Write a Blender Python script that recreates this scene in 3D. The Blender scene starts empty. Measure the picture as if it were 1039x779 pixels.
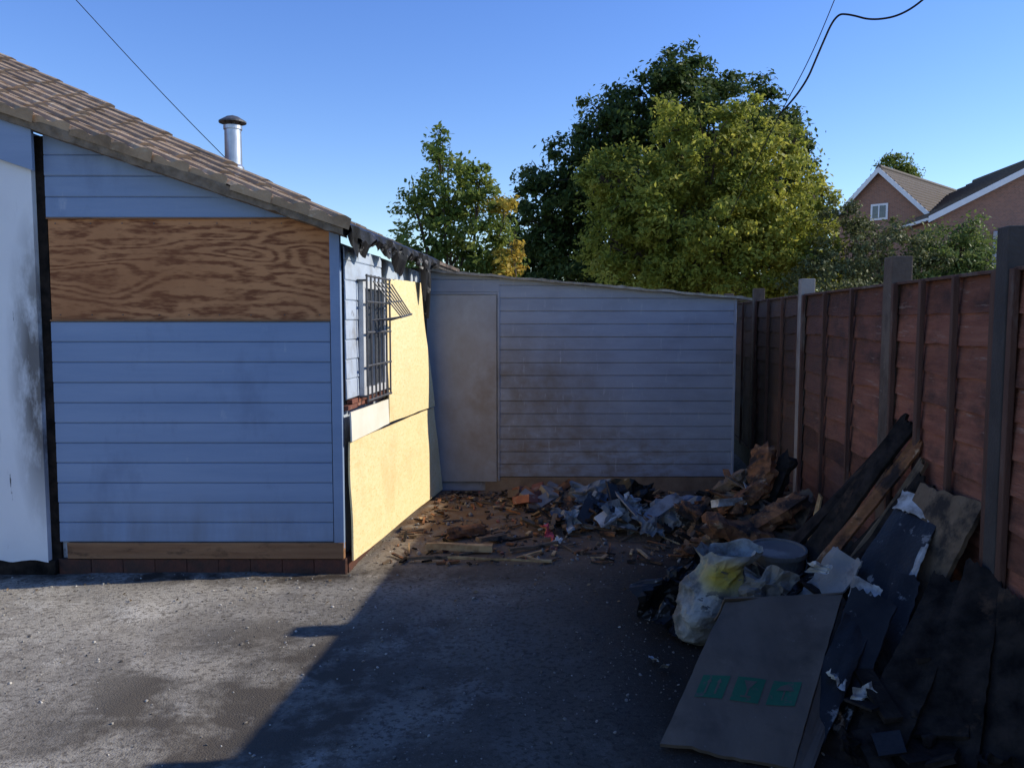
import bpy, math, random
import numpy as np
from mathutils import Vector, Matrix, noise as mnoise

R = random.Random(7)
scene = bpy.context.scene

# ------------------------------------------------------------------ materials
def mat(name, base, var=None, scale=4, detail=8, rough=.8, bump=.3, bscale=60, stretch=(1,1,1),
        lo=.35, hi=.65, stains=(), metallic=0., island=0., spec=.3, distort=0., bdist=.01):
    m = bpy.data.materials.new(name); m.use_nodes = True
    nt = m.node_tree; N = nt.nodes; L = nt.links
    b = N['Principled BSDF']
    b.inputs['Roughness'].default_value = rough
    b.inputs['Metallic'].default_value = metallic
    b.inputs['Specular IOR Level'].default_value = spec
    tc = N.new('ShaderNodeTexCoord'); mp = N.new('ShaderNodeMapping')
    mp.inputs['Scale'].default_value = stretch
    L.new(tc.outputs['Object'], mp.inputs['Vector'])
    n1 = N.new('ShaderNodeTexNoise'); n1.inputs['Scale'].default_value = scale
    n1.inputs['Detail'].default_value = detail; n1.inputs['Distortion'].default_value = distort
    n1.inputs['Roughness'].default_value = .6
    L.new(mp.outputs[0], n1.inputs['Vector'])
    r = N.new('ShaderNodeValToRGB')
    r.color_ramp.elements[0].position = lo; r.color_ramp.elements[1].position = hi
    r.color_ramp.elements[0].color = (*base, 1); r.color_ramp.elements[1].color = (*(var or base), 1)
    L.new(n1.outputs['Fac'], r.inputs['Fac'])
    col = r.outputs['Color']
    for st in stains:
        sc, slo, shi, colr, strch = st[:5]
        mp2 = N.new('ShaderNodeMapping'); mp2.inputs['Scale'].default_value = strch
        mp2.inputs['Location'].default_value = (sc*1.3, 3.1, sc*.7)
        L.new(tc.outputs['Object'], mp2.inputs['Vector'])
        n2 = N.new('ShaderNodeTexNoise'); n2.inputs['Scale'].default_value = sc; n2.inputs['Detail'].default_value = 10
        n2.inputs['Roughness'].default_value = .65
        L.new(mp2.outputs[0], n2.inputs['Vector'])
        rr = N.new('ShaderNodeMapRange'); rr.inputs['From Min'].default_value = slo; rr.inputs['From Max'].default_value = shi
        L.new(n2.outputs['Fac'], rr.inputs['Value'])
        f = rr.outputs[0]
        if len(st) > 5:
            c, rad = st[5], st[6]
            mp3 = N.new('ShaderNodeMapping'); mp3.vector_type = 'TEXTURE'
            mp3.inputs['Location'].default_value = c; mp3.inputs['Scale'].default_value = rad
            L.new(tc.outputs['Object'], mp3.inputs['Vector'])
            g = N.new('ShaderNodeTexGradient'); g.gradient_type = 'SPHERICAL'
            L.new(mp3.outputs[0], g.inputs['Vector'])
            g2 = N.new('ShaderNodeMapRange'); g2.inputs['From Max'].default_value = .6
            L.new(g.outputs['Fac'], g2.inputs['Value'])
            mm = N.new('ShaderNodeMath'); mm.operation = 'MULTIPLY'
            L.new(f, mm.inputs[0]); L.new(g2.outputs[0], mm.inputs[1]); f = mm.outputs[0]
        mx = N.new('ShaderNodeMix'); mx.data_type = 'RGBA'
        L.new(f, mx.inputs[0]); L.new(col, mx.inputs[6]); mx.inputs[7].default_value = (*colr, 1)
        col = mx.outputs[2]
    if island > 0:
        gm = N.new('ShaderNodeNewGeometry')
        mr = N.new('ShaderNodeMapRange'); mr.inputs['To Min'].default_value = 1-island; mr.inputs['To Max'].default_value = 1+island
        L.new(gm.outputs['Random Per Island'], mr.inputs['Value'])
        hs = N.new('ShaderNodeHueSaturation'); L.new(col, hs.inputs['Color']); L.new(mr.outputs[0], hs.inputs['Value'])
        col = hs.outputs['Color']
    L.new(col, b.inputs['Base Color'])
    if bump > 0:
        n3 = N.new('ShaderNodeTexNoise'); n3.inputs['Scale'].default_value = bscale; n3.inputs['Detail'].default_value = 8
        L.new(mp.outputs[0], n3.inputs['Vector'])
        bp = N.new('ShaderNodeBump'); bp.inputs['Strength'].default_value = bump; bp.inputs['Distance'].default_value = bdist
        L.new(n3.outputs['Fac'], bp.inputs['Height']); L.new(bp.outputs[0], b.inputs['Normal'])
    return m

def mat_ply(name, light, dark, stretch, bands=14, rough=.7, stain=None):
    m = bpy.data.materials.new(name); m.use_nodes = True
    nt = m.node_tree; N = nt.nodes; L = nt.links; b = N['Principled BSDF']
    b.inputs['Roughness'].default_value = rough; b.inputs['Specular IOR Level'].default_value = .2
    tc = N.new('ShaderNodeTexCoord'); mp = N.new('ShaderNodeMapping'); mp.inputs['Scale'].default_value = stretch
    L.new(tc.outputs['Object'], mp.inputs['Vector'])
    n1 = N.new('ShaderNodeTexNoise'); n1.inputs['Scale'].default_value = 1.; n1.inputs['Detail'].default_value = 1.5
    n1.inputs['Distortion'].default_value = .4
    L.new(mp.outputs[0], n1.inputs['Vector'])
    mu = N.new('ShaderNodeMath'); mu.operation = 'MULTIPLY'; mu.inputs[1].default_value = bands*6.283
    L.new(n1.outputs['Fac'], mu.inputs[0])
    si = N.new('ShaderNodeMath'); si.operation = 'SINE'; L.new(mu.outputs[0], si.inputs[0])
    n2 = N.new('ShaderNodeTexNoise'); n2.inputs['Scale'].default_value = 14; n2.inputs['Detail'].default_value = 8
    L.new(mp.outputs[0], n2.inputs['Vector'])
    ad = N.new('ShaderNodeMath'); ad.operation = 'MULTIPLY_ADD'; ad.inputs[1].default_value = .17
    L.new(si.outputs[0], ad.inputs[0]); L.new(n2.outputs['Fac'], ad.inputs[2])
    r = N.new('ShaderNodeValToRGB'); e = r.color_ramp.elements
    e[0].position = .28; e[0].color = (*dark, 1); e[1].position = .60; e[1].color = (*light, 1)
    L.new(ad.outputs[0], r.inputs['Fac'])
    col = r.outputs[0]
    n4 = N.new('ShaderNodeTexNoise'); n4.inputs['Scale'].default_value = 2.; n4.inputs['Detail'].default_value = 6
    L.new(tc.outputs['Object'], n4.inputs['Vector'])
    mr = N.new('ShaderNodeMapRange'); mr.inputs['From Min'].default_value = .48; mr.inputs['From Max'].default_value = .9
    L.new(n4.outputs['Fac'], mr.inputs['Value'])
    mx = N.new('ShaderNodeMix'); mx.data_type = 'RGBA'; L.new(mr.outputs[0], mx.inputs[0]); L.new(col, mx.inputs[6])
    mx.inputs[7].default_value = (*(stain or [c*.6 for c in light]), 1)
    L.new(mx.outputs[2], b.inputs['Base Color'])
    bp = N.new('ShaderNodeBump'); bp.inputs['Strength'].default_value = .2; bp.inputs['Distance'].default_value = .004
    L.new(ad.outputs[0], bp.inputs['Height']); L.new(bp.outputs[0], b.inputs['Normal'])
    return m

def mat_leaf(name, c1, c2, c3, nscale=1.2, trans=.35):
    m = bpy.data.materials.new(name); m.use_nodes = True
    nt = m.node_tree; N = nt.nodes; L = nt.links; b = N['Principled BSDF']
    b.inputs['Roughness'].default_value = .55; b.inputs['Specular IOR Level'].default_value = .2
    tc = N.new('ShaderNodeTexCoord'); n = N.new('ShaderNodeTexNoise'); n.inputs['Scale'].default_value = nscale; n.inputs['Detail'].default_value = 4
    L.new(tc.outputs['Object'], n.inputs['Vector'])
    gm = N.new('ShaderNodeNewGeometry')
    ma = N.new('ShaderNodeMath'); ma.operation = 'MULTIPLY_ADD'; ma.inputs[1].default_value = .35
    L.new(gm.outputs['Random Per Island'], ma.inputs[0]); L.new(n.outputs['Fac'], ma.inputs[2])
    r = N.new('ShaderNodeValToRGB'); e = r.color_ramp.elements
    e[0].position = .42; e[0].color = (*c1, 1); e[1].position = .95; e[1].color = (*c3, 1)
    k = e.new(.68); k.color = (*c2, 1)
    L.new(ma.outputs[0], r.inputs['Fac']); L.new(r.outputs[0], b.inputs['Base Color'])
    t = N.new('ShaderNodeBsdfTranslucent'); L.new(r.outputs[0], t.inputs['Color'])
    ms = N.new('ShaderNodeMixShader'); ms.inputs[0].default_value = trans
    L.new(b.outputs[0], ms.inputs[1]); L.new(t.outputs[0], ms.inputs[2])
    L.new(ms.outputs[0], N['Material Output'].inputs['Surface'])
    return m

# ------------------------------------------------------------------ mesh builder
class MB:
    def __init__(s): s.v=[]; s.f=[]; s.m=[]
    def add(s, verts, faces, mi=0):
        o=len(s.v); s.v += [tuple(p) for p in verts]
        s.f += [tuple(i+o for i in f) for f in faces]; s.m += [mi]*len(faces)
    def box8(s, c, mi=0):
        s.add(c, [(0,3,2,1),(4,5,6,7),(0,1,5,4),(1,2,6,5),(2,3,7,6),(3,0,4,7)], mi)
    def obj(s, name, mats, parent=None, smooth=False, bevel=0.):
        me = bpy.data.meshes.new(name); me.from_pydata(s.v, [], s.f)
        for m in mats: me.materials.append(m)
        if len(mats)>1: me.polygons.foreach_set('material_index', s.m)
        if smooth: me.polygons.foreach_set('use_smooth', [True]*len(me.polygons))
        me.update()
        ob = bpy.data.objects.new(name, me); scene.collection.objects.link(ob)
        if bevel>0:
            b=ob.modifiers.new('bevel','BEVEL'); b.width=bevel; b.segments=2; b.limit_method='ANGLE'
        if parent:
            ob.parent=parent; ob.matrix_parent_inverse = Matrix.Translation(parent.location).inverted()
        return ob

def empty(name, loc):
    e=bpy.data.objects.new(name,None); e.location=loc; e.empty_display_size=.2
    scene.collection.objects.link(e); return e

class Frame:
    def __init__(s,O,d,n): s.O=Vector(O); s.d=Vector(d).normalized(); s.n=Vector(n).normalized()
    def P(s,a,o,z): return s.O+s.d*a+s.n*o+Vector((0,0,z))
    def box(s,mb,a0,a1,o0,o1,z0,z1,mi=0,jit=0.):
        c=[s.P(a,o,z) for z in (z0,z1) for a,o in ((a0,o0),(a1,o0),(a1,o1),(a0,o1))]
        if jit: c=[p+Vector([R.uniform(-jit,jit) for _ in range(3)]) for p in c]
        mb.box8(c,mi)

def siding(mb,F,L,z0,z1,pitch,a0=0,ztop=None,mi=0,off=0.):
    z=z0; N=40 if ztop else 12
    while z<z1-.01:
        zt=min(z+pitch,z1); j=R.uniform(-.0015,.0015); tw=R.uniform(-.002,.002); sd=R.uniform(0,99)
        rows=[(.005,z),(.012,z+.003),(.015,z+.008),(.012,zt-.005),(.005,zt)]
        vs=[];fs=[]
        for i in range(N+1):
            a=a0+L*i/N
            lim=ztop(a) if ztop else 99
            wv=.0018*mnoise.noise(Vector((a*1.8,sd,0)))
            for o,zz in rows: vs.append(F.P(a,o+j+off+tw*(i/N-.5)+wv,min(zz+(wv if zz not in(z,zt) else 0),lim)))
        for i in range(N):
            for k in range(4):
                p=i*5+k; fs.append((p,p+5,p+6,p+1))
        for e in (0,N): fs.append(tuple(e*5+k for k in range(5)))
        mb.add(vs,fs,mi)
        z+=pitch

def slab(mb, c, th, mi=0, nu=10, nv=10, jag=.0, warp=.0, seed=0):
    c=[Vector(p) for p in c]
    n=(c[1]-c[0]).cross(c[3]-c[0]).normalized()
    vs=[]
    for side in (0,1):
        for j in range(nv+1):
            for i in range(nu+1):
                u=i/nu; v=j/nv
                if jag:
                    if j in(0,nv): v+= (1 if j==0 else -1)*jag*(abs(mnoise.noise(Vector((i*.9+seed,j*3.1,seed*1.7))))*2+ (.5*abs(mnoise.noise(Vector((i*3.7+seed,j,2))))))
                    if i in(0,nu): u+= (1 if i==0 else -1)*jag*(abs(mnoise.noise(Vector((i*2.3,j*.8+seed,seed))))+.6*abs(mnoise.noise(Vector((i*2.3,j*2.8+seed,seed)))))
                p=(c[0]*(1-u)+c[1]*u)*(1-v)+(c[3]*(1-u)+c[2]*u)*v
                w=warp*mnoise.noise(Vector((u*2.2+seed,v*2.2,seed*3.3)))
                vs.append(p+n*(w+(th/2 if side else -th/2)))
    M=(nu+1)*(nv+1); fs=[]
    idx=lambda i,j,s:s*M+j*(nu+1)+i
    for j in range(nv):
        for i in range(nu):
            fs.append((idx(i,j,1),idx(i+1,j,1),idx(i+1,j+1,1),idx(i,j+1,1)))
            fs.append((idx(i,j,0),idx(i,j+1,0),idx(i+1,j+1,0),idx(i+1,j,0)))
    for i in range(nu):
        fs.append((idx(i,0,0),idx(i+1,0,0),idx(i+1,0,1),idx(i,0,1)))
        fs.append((idx(i,nv,1),idx(i+1,nv,1),idx(i+1,nv,0),idx(i,nv,0)))
    for j in range(nv):
        fs.append((idx(0,j,1),idx(0,j+1,1),idx(0,j+1,0),idx(0,j,0)))
        fs.append((idx(nu,j,0),idx(nu,j+1,0),idx(nu,j+1,1),idx(nu,j,1)))
    mb.add(vs,fs,mi)

def tube(mb,pts,rads,seg=8,mi=0,cap=True,lump=0.):
    pts=[Vector(p) for p in pts]; vs=[];fs=[]
    for i,p in enumerate(pts):
        t=(pts[min(i+1,len(pts)-1)]-pts[max(i-1,0)]).normalized()
        a=t.cross(Vector((0,0,1)) if abs(t.z)<.9 else Vector((1,0,0))).normalized(); b=t.cross(a)
        for k in range(seg):
            an=2*math.pi*k/seg; rr_=rads[i]*(1+(R.uniform(-lump,lump) if lump else 0)); vs.append(p+(a*math.cos(an)+b*math.sin(an))*rr_)
    for i in range(len(pts)-1):
        for k in range(seg):
            q=(k+1)%seg; fs.append((i*seg+k,i*seg+q,(i+1)*seg+q,(i+1)*seg+k))
    if cap:
        fs.append(tuple(range(seg))[::-1]); fs.append(tuple((len(pts)-1)*seg+k for k in range(seg)))
    mb.add(vs,fs,mi)

def lathe(mb,prof,c,seg=32,mi=0):
    vs=[];fs=[]
    for r,z in prof:
        for k in range(seg):
            an=2*math.pi*k/seg; vs.append(Vector(c)+Vector((r*math.cos(an),r*math.sin(an),z)))
    for i in range(len(prof)-1):
        for k in range(seg):
            q=(k+1)%seg; fs.append((i*seg+k,i*seg+q,(i+1)*seg+q,(i+1)*seg+k))
    mb.add(vs,fs,mi)

t=(1+5**.5)/2
ICO_V=[Vector(p).normalized() for p in [(-1,t,0),(1,t,0),(-1,-t,0),(1,-t,0),(0,-1,t),(0,1,t),(0,-1,-t),(0,1,-t),(t,0,-1),(t,0,1),(-t,0,-1),(-t,0,1)]]
ICO_F=[(0,11,5),(0,5,1),(0,1,7),(0,7,10),(0,10,11),(1,5,9),(5,11,4),(11,10,2),(10,7,6),(7,1,8),(3,9,4),(3,4,2),(3,2,6),(3,6,8),(3,8,9),(4,9,5),(2,4,11),(6,2,10),(8,6,7),(9,8,1)]
def rot(k=.6):
    return Matrix.Rotation(R.uniform(0,6.28),3,'Z')@Matrix.Rotation(R.uniform(-k,k),3,'X')@Matrix.Rotation(R.uniform(-k,k),3,'Y')
def rock(mb,c,s,mi=0):
    M=rot(); mb.add([Vector(c)+M@Vector((v.x*s[0],v.y*s[1],v.z*s[2]))*R.uniform(.6,1.15) for v in ICO_V],ICO_F,mi)
def plank(mb,c,s,M,mi=0,jit=.1):
    cs=[]
    for z in(-1,1):
        for x,y in((-1,-1),(1,-1),(1,1),(-1,1)):
            cs.append(Vector(c)+M@Vector((x*s[0]*R.uniform(1-jit,1+jit),y*s[1]*R.uniform(1-jit,1+jit),z*s[2])))
    mb.box8(cs,mi)
def brick(mb,c,M,mi): plank(mb,c,(.10,.05,.033),M,mi,.06)
def chunk(mb,c,s,M,mi,n=7,seg=9,pw=.5):
    sd=R.uniform(0,90); vs=[];fs=[]
    for i in range(n+1):
        x=i/n*2-1
        for k in range(seg):
            an=2*math.pi*k/seg
            cy=math.copysign(abs(math.cos(an))**pw,math.cos(an)); cz=math.copysign(abs(math.sin(an))**pw,math.sin(an))
            d=1+.40*mnoise.noise(Vector((x*1.6+sd,cy*1.2,cz*1.2)))+.30*mnoise.noise(Vector((x*5+sd,cy*4,cz*4)))
            xx=x*s[0]
            if i in(0,n): xx+= (1 if i else -1)*s[0]*.35*mnoise.noise(Vector((cy*2.5+sd,cz*2.5,i)))*1.5; d*=.8
            vs.append(Vector(c)+M@Vector((xx,cy*s[1]*d,cz*s[2]*d)))
    for i in range(n):
        for k in range(seg):
            q=(k+1)%seg; fs.append((i*seg+k,i*seg+q,(i+1)*seg+q,(i+1)*seg+k))
    for e in(0,n):
        o=len(vs); cen=sum((vs[e*seg+k] for k in range(seg)),Vector())/seg; vs.append(cen)
        for k in range(seg): fs.append((e*seg+k,e*seg+(k+1)%seg,o))
    mb.add(vs,fs,mi)
def crumple(mb,c,s,M,mi=0,n=7,amp=.25,asp=.8):
    vs=[];fs=[];sd=R.uniform(0,100)
    for j in range(n+1):
        for i in range(n+1):
            u=i/n*2-1; v=j/n*2-1
            k=1+.35*mnoise.noise(Vector((u*1.5+sd,v*1.5,sd)))*2
            w=amp*(mnoise.noise(Vector((u*1.6+sd,v*1.6,sd+4)))*1.6+.5*mnoise.noise(Vector((u*4+sd,v*4,sd+9))))
            vs.append(Vector(c)+M@Vector((u*s*k,v*s*k*asp,w*s)))
    for j in range(n):
        for i in range(n):
            p=j*(n+1)+i; fs.append((p,p+1,p+n+2,p+n+1))
    mb.add(vs,fs,mi)
def shard(mb,c,s,M,mi=0,th=.006):
    k=R.randint(4,6); pts=[]
    for i in range(k):
        a=6.283*i/k+R.uniform(-.3,.3); r=s*R.uniform(.6,1.1); pts.append((r*math.cos(a),r*math.sin(a)*.7))
    vs=[Vector(c)+M@Vector((x,y,z+x*x/s*.15)) for z in (0,th) for x,y in pts]
    fs=[tuple(range(k))[::-1],tuple(range(k,2*k))]+[(i,(i+1)%k,k+(i+1)%k,k+i) for i in range(k)]
    mb.add(vs,fs,mi)

# ------------------------------------------------------------------ palette
M_blue = mat('blue_painted_cladding',(.205,.285,.42),(.245,.325,.46),scale=3,bump=.15,bscale=45,stretch=(.3,1,3),rough=.6,
             stains=[(2.5,.55,.8,(.15,.20,.30),(1,1,.5)),(9,.66,.74,(.32,.38,.48),(1,1,.4)),(1.,.35,.9,(.15,.16,.18),(6,1,1),(-2,5.1,.1),(2.6,.5,.45))])
M_pale = mat('pale_blue_cladding',(.46,.52,.60),(.40,.46,.54),scale=4,bump=.15,bscale=45,rough=.6,
             stains=[(4,.5,.75,(.25,.25,.25),(1,1,1)),(7,.62,.7,(.10,.08,.07),(1,1,1))])
M_grey = mat('weathered_grey_blue_cladding',(.245,.275,.335),(.285,.315,.375),scale=3,bump=.2,bscale=40,stretch=(.4,1,3),rough=.7,
             stains=[(3,.45,.85,(.19,.20,.23),(.6,1,1.5)),
                     (5,.25,.75,(.145,.115,.09),(1,1,1),(.05,7.6,.75),(1.1,1,.9)),
                     (6,.42,.7,(.16,.125,.10),(1,1,2),(.6,7.6,.25),(1.8,1,.5)),
                     (9,.60,.75,(.36,.38,.42),(3,1,.6))])
M_door = mat('painted_door_panel',(.335,.345,.37),(.295,.305,.335),scale=2,bump=.1,rough=.6,
             stains=[(4,.4,.8,(.22,.205,.19),(1,1,.6)),(5,.25,.75,(.20,.155,.12),(1,1,1),(-.1,7.6,.7),(.7,1,1.1))])
M_ply  = mat_ply('weathered_plywood',(.52,.24,.10),(.20,.07,.028),(1.1,1,4.5),bands=13,stain=(.30,.115,.045))
M_osb  = mat('new_osb_board',(.82,.64,.31),(.87,.71,.40),scale=16,bump=.25,bscale=70,stretch=(1,1,2.5),
             stains=[(34,.54,.70,(.64,.44,.17),(1,1,2)),(2,.52,.8,(.68,.49,.22),(1,1,1))])
M_osbpale = mat('pale_board',(.80,.75,.63),(.74,.68,.54),scale=5,bump=.1)
M_white= mat('peeling_white_render',(.76,.77,.77),(.70,.71,.72),scale=2,bump=.3,bscale=20,rough=.7,
             stains=[(3,.62,.72,(.56,.57,.58),(2,1,.6)),(6,.665,.69,(.10,.095,.09),(2.5,1,.35)),(5,.30,.55,(.16,.15,.14),(2.5,1,.8),(-2.91,5.1,1.25),(.22,.5,1.1))])
M_char = mat('charred_wood',(.007,.0065,.006),(.034,.026,.021),scale=10,bump=.9,bscale=30,rough=.9,spec=.1,
             stains=[(4,.58,.70,(.10,.058,.034),(1,1,1))])
M_black= mat('black_plastic',(.010,.009,.0085),(.022,.020,.019),scale=6,bump=.25,rough=.42,spec=.22,stains=[(9,.59,.63,(.17,.16,.15),(1,1,1))])
M_tile = mat('brown_roof_tile',(.31,.215,.13),(.41,.30,.195),scale=7,bump=.5,bscale=50,island=.2,
             stains=[(9,.58,.7,(.48,.41,.30),(1,1,1)),(3,.5,.75,(.17,.12,.075),(1,1,1))])
M_felt = mat('dark_roof_felt',(.04,.037,.035),(.09,.08,.07),scale=8,bump=.6)
M_verge= mat('verge_mortar',(.13,.095,.06),(.25,.19,.13),scale=14,bump=.9,bscale=30)
M_feltedge = mat('pale_felt_edge',(.40,.38,.34),(.19,.18,.16),scale=12,bump=.5)
M_brickr = mat('red_brick',(.24,.09,.055),(.15,.06,.045),scale=10,bump=.6,island=.35,stains=[(12,.55,.7,(.30,.24,.19),(1,1,1))])
M_brickd = mat('sooty_brick_footing',(.12,.045,.03),(.065,.035,.026),scale=10,bump=.6,island=.15,stains=[(7,.5,.7,(.035,.028,.025),(1,1,1))])
M_beam = mat('brown_timber_sill',(.21,.10,.048),(.31,.17,.085),scale=3,bump=.5,stretch=(.5,1,6),stains=[(5,.55,.7,(.06,.035,.02),(1,1,3))])
M_metal= mat('galvanised_steel',(.62,.62,.62),(.5,.5,.51),scale=12,rough=.35,metallic=.85,bump=.05)
M_bar  = mat('grey_painted_steel',(.13,.13,.135),(.08,.08,.08),scale=20,rough=.5,metallic=.3,bump=.1)
M_upvc = mat('white_window_frame',(.62,.63,.63),(.5,.5,.5),scale=5,rough=.4,bump=.05)
M_glass= mat('dirty_window_glass',(.03,.035,.04),(.08,.085,.09),scale=5,rough=.15,spec=.7,bump=.03)
M_conc = mat('brown_stained_post',(.095,.067,.05),(.14,.106,.082),scale=5,bump=.5,bscale=70,stains=[(6,.52,.7,(.05,.036,.028),(1,1,.4)),(18,.6,.7,(.18,.15,.125),(1,1,1))])
M_concl= mat('lighter_concrete',(.26,.235,.21),(.33,.30,.27),scale=5,bump=.5,bscale=70,stains=[(6,.52,.7,(.13,.11,.095),(1,1,.4))])
M_concd= mat('dark_concrete',(.038,.032,.029),(.064,.055,.05),scale=5,bump=.5)
M_fence= mat('red_brown_fence_board',(.18,.063,.038),(.25,.10,.062),scale=4,bump=.8,bscale=28,stretch=(1.5,.7,7),island=.36,
             stains=[(3,.48,.66,(.078,.035,.025),(1,1,2)),(7,.60,.70,(.30,.20,.155),(1,.5,5)),
                     (1.5,.2,.5,(.082,.052,.039),(1,1,1),(2.5,8.6,1),(2.2,4.2,4))])
M_batt = mat('fence_batten',(.078,.037,.026),(.12,.062,.043),scale=4,bump=.5,stretch=(4,4,.7),stains=[(6,.55,.7,(.17,.135,.11),(1,1,.4))])
M_brown= mat('brown_fibreboard',(.12,.08,.048),(.18,.125,.08),scale=5,bump=.6,bscale=45,rough=.95,stains=[(6,.5,.62,(.032,.025,.02),(1,1,1))])
M_orange=mat('rotten_orange_wood',(.29,.125,.05),(.14,.058,.027),scale=8,bump=1.,bscale=30,rough=.95,stretch=(1,1,1.6),stains=[(9,.57,.66,(.42,.27,.15),(1,1,1)),(5,.47,.59,(.03,.02,.016),(1,1,1))])
M_tim  = mat_ply('sawn_timber',(.44,.30,.15),(.27,.165,.08),(2,2,2),bands=8)
M_paper= mat('white_torn_sheet',(.52,.51,.48),(.37,.36,.34),scale=4,rough=.6,bump=.2,stains=[(6,.46,.62,(.16,.14,.12),(1,1,1))])
M_grey2= mat('grey_rubble',(.18,.165,.145),(.26,.24,.215),scale=6,bump=.5,stains=[(7,.55,.7,(.08,.066,.055),(1,1,1))])
M_bluish=mat('blue_grey_sheet',(.13,.15,.18),(.19,.21,.24),scale=5,rough=.6,bump=.2,stains=[(5,.5,.64,(.06,.052,.046),(1,1,1))])
M_pink = mat('pink_plastic',(.50,.07,.08),(.38,.05,.06),scale=5,rough=.4,bump=.1)
M_card = mat('grey_brown_cardboard',(.112,.086,.066),(.138,.107,.082),scale=3,rough=.75,spec=.12,bump=.12,bscale=30,stains=[(4,.50,.72,(.062,.05,.04),(1,1,1)),(30,.66,.72,(.20,.175,.15),(1,1,1)),(2,.45,.8,(.08,.064,.05),(3,1,1))])
M_green= mat('green_print',(.018,.09,.05),(.026,.11,.06),scale=6,rough=.7,spec=.15,bump=.05,stains=[(22,.58,.64,(.08,.08,.065),(1,1,1))])
M_soil = mat('brown_soil',(.12,.073,.045),(.22,.14,.085),scale=14,bump=.8,bscale=50,stains=[(5,.55,.7,(.035,.028,.024),(1,1,1))])
M_peb  = mat('gravel_stone',(.11,.098,.082),(.18,.162,.138),scale=20,bump=.2,island=.6)
M_pebl = mat('pale_gravel_stone',(.36,.33,.28),(.46,.43,.37),scale=20,bump=.2,island=.4)
M_litter=mat('dry_leaf_litter',(.19,.125,.06),(.12,.075,.04),scale=20,bump=.1,island=.5)
M_bucket=mat('grey_plastic_bucket',(.12,.105,.092),(.155,.14,.122),scale=6,rough=.7,spec=.15,bump=.1,stains=[(5,.55,.65,(.24,.215,.18),(1,1,1))])
M_wire = mat('black_cable',(.01,.01,.01),bump=0)
M_bark = mat('tree_bark',(.07,.05,.035),(.12,.09,.065),scale=8,bump=.8,stretch=(3,3,.6))

# ------------------------------------------------------------------ ground
def gmat():
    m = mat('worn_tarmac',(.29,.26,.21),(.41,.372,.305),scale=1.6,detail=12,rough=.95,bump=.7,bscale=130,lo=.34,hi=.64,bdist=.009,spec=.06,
      stains=[(1.2,.53,.66,(.18,.158,.13),(1,1,1)),
              (2.8,.55,.68,(.52,.48,.405),(1,1,1)),
              (60,.56,.68,(.50,.46,.395),(1,1,1)),
              (38,.50,.61,(.17,.15,.122),(1,1,1)),
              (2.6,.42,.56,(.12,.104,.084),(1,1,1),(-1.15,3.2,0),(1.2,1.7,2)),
              (2.2,-.25,.40,(.033,.027,.021),(1,1,1),(2.4,3.6,0),(4.3,7.0,3)),  # soot, deepened to put the fence's shade into the tarmac colour
              (7,.25,.55,(.17,.105,.06),(1,1,1),(.0,6.9,0),(2.4,2.0,2)),
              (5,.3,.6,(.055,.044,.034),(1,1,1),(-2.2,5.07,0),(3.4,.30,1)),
              (80,.60,.68,(.12,.105,.09),(1,1,1))])
    return m
def gh(x,y):
    d=math.hypot(x,y-4)
    k=max(0,1-d/14)
    return k*(.022*mnoise.noise(Vector((x*.9,y*.9,0)))+.010*mnoise.noise(Vector((x*4,y*4,2)))+.005*mnoise.noise(Vector((x*14,y*14,5))))
xs=[-400,-150,-60,-25,-12,-7]+list(np.arange(-5,4.01,.05))+[5,7,12,25,60,150,400]
ys=[-300,-100,-30,-10,-3,0]+list(np.arange(1.5,8.5,.05))+[9.5,12,18,30,60,150,500]
mb=MB(); vs=[(x,y,gh(x,y)) for y in ys for x in xs]; W=len(xs)
mb.add(vs,[(j*W+i,j*W+i+1,(j+1)*W+i+1,(j+1)*W+i) for j in range(len(ys)-1) for i in range(W-1)])
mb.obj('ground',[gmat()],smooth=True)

mb=MB()
for _ in range(6500):
    x=R.uniform(-3.8,2.0); y=1.9+5.6*R.random()**1.1
    if x<-1.0 and y>5.05: continue
    if mnoise.noise(Vector((x*1.1,y*1.1,7)))<-.12 and R.random()<.8: continue
    s=R.choice([.003,.004,.004,.005,.006,.009]) * (1.8 if y>5.2 and R.random()<.5 else 1)
    rock(mb,(x,y,gh(x,y)+s*.3),(s,s*R.uniform(.7,1.3),s*.6),2 if R.random()<(.40 if x<-.6 else .04) else 0)  # pale stones kept mostly to the sunlit side, light put into their colour
for _ in range(150):
    x=R.uniform(-3.6,1.9); y=R.choice([R.uniform(4.5,5.05),R.uniform(4.7,7.4)])
    if x<-1.0 and y>5.05: continue
    s=R.uniform(.008,.016); M=rot()
    c=Vector((x,y,gh(x,y)+.008)); mb.add([c+M@Vector(p) for p in((-s,0,0),(0,-s*.6,.004),(s,0,0),(0,s*.6,.004))],[(0,1,2,3)],1)
mb.obj('gravel',[M_peb,M_litter,M_pebl])

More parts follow.
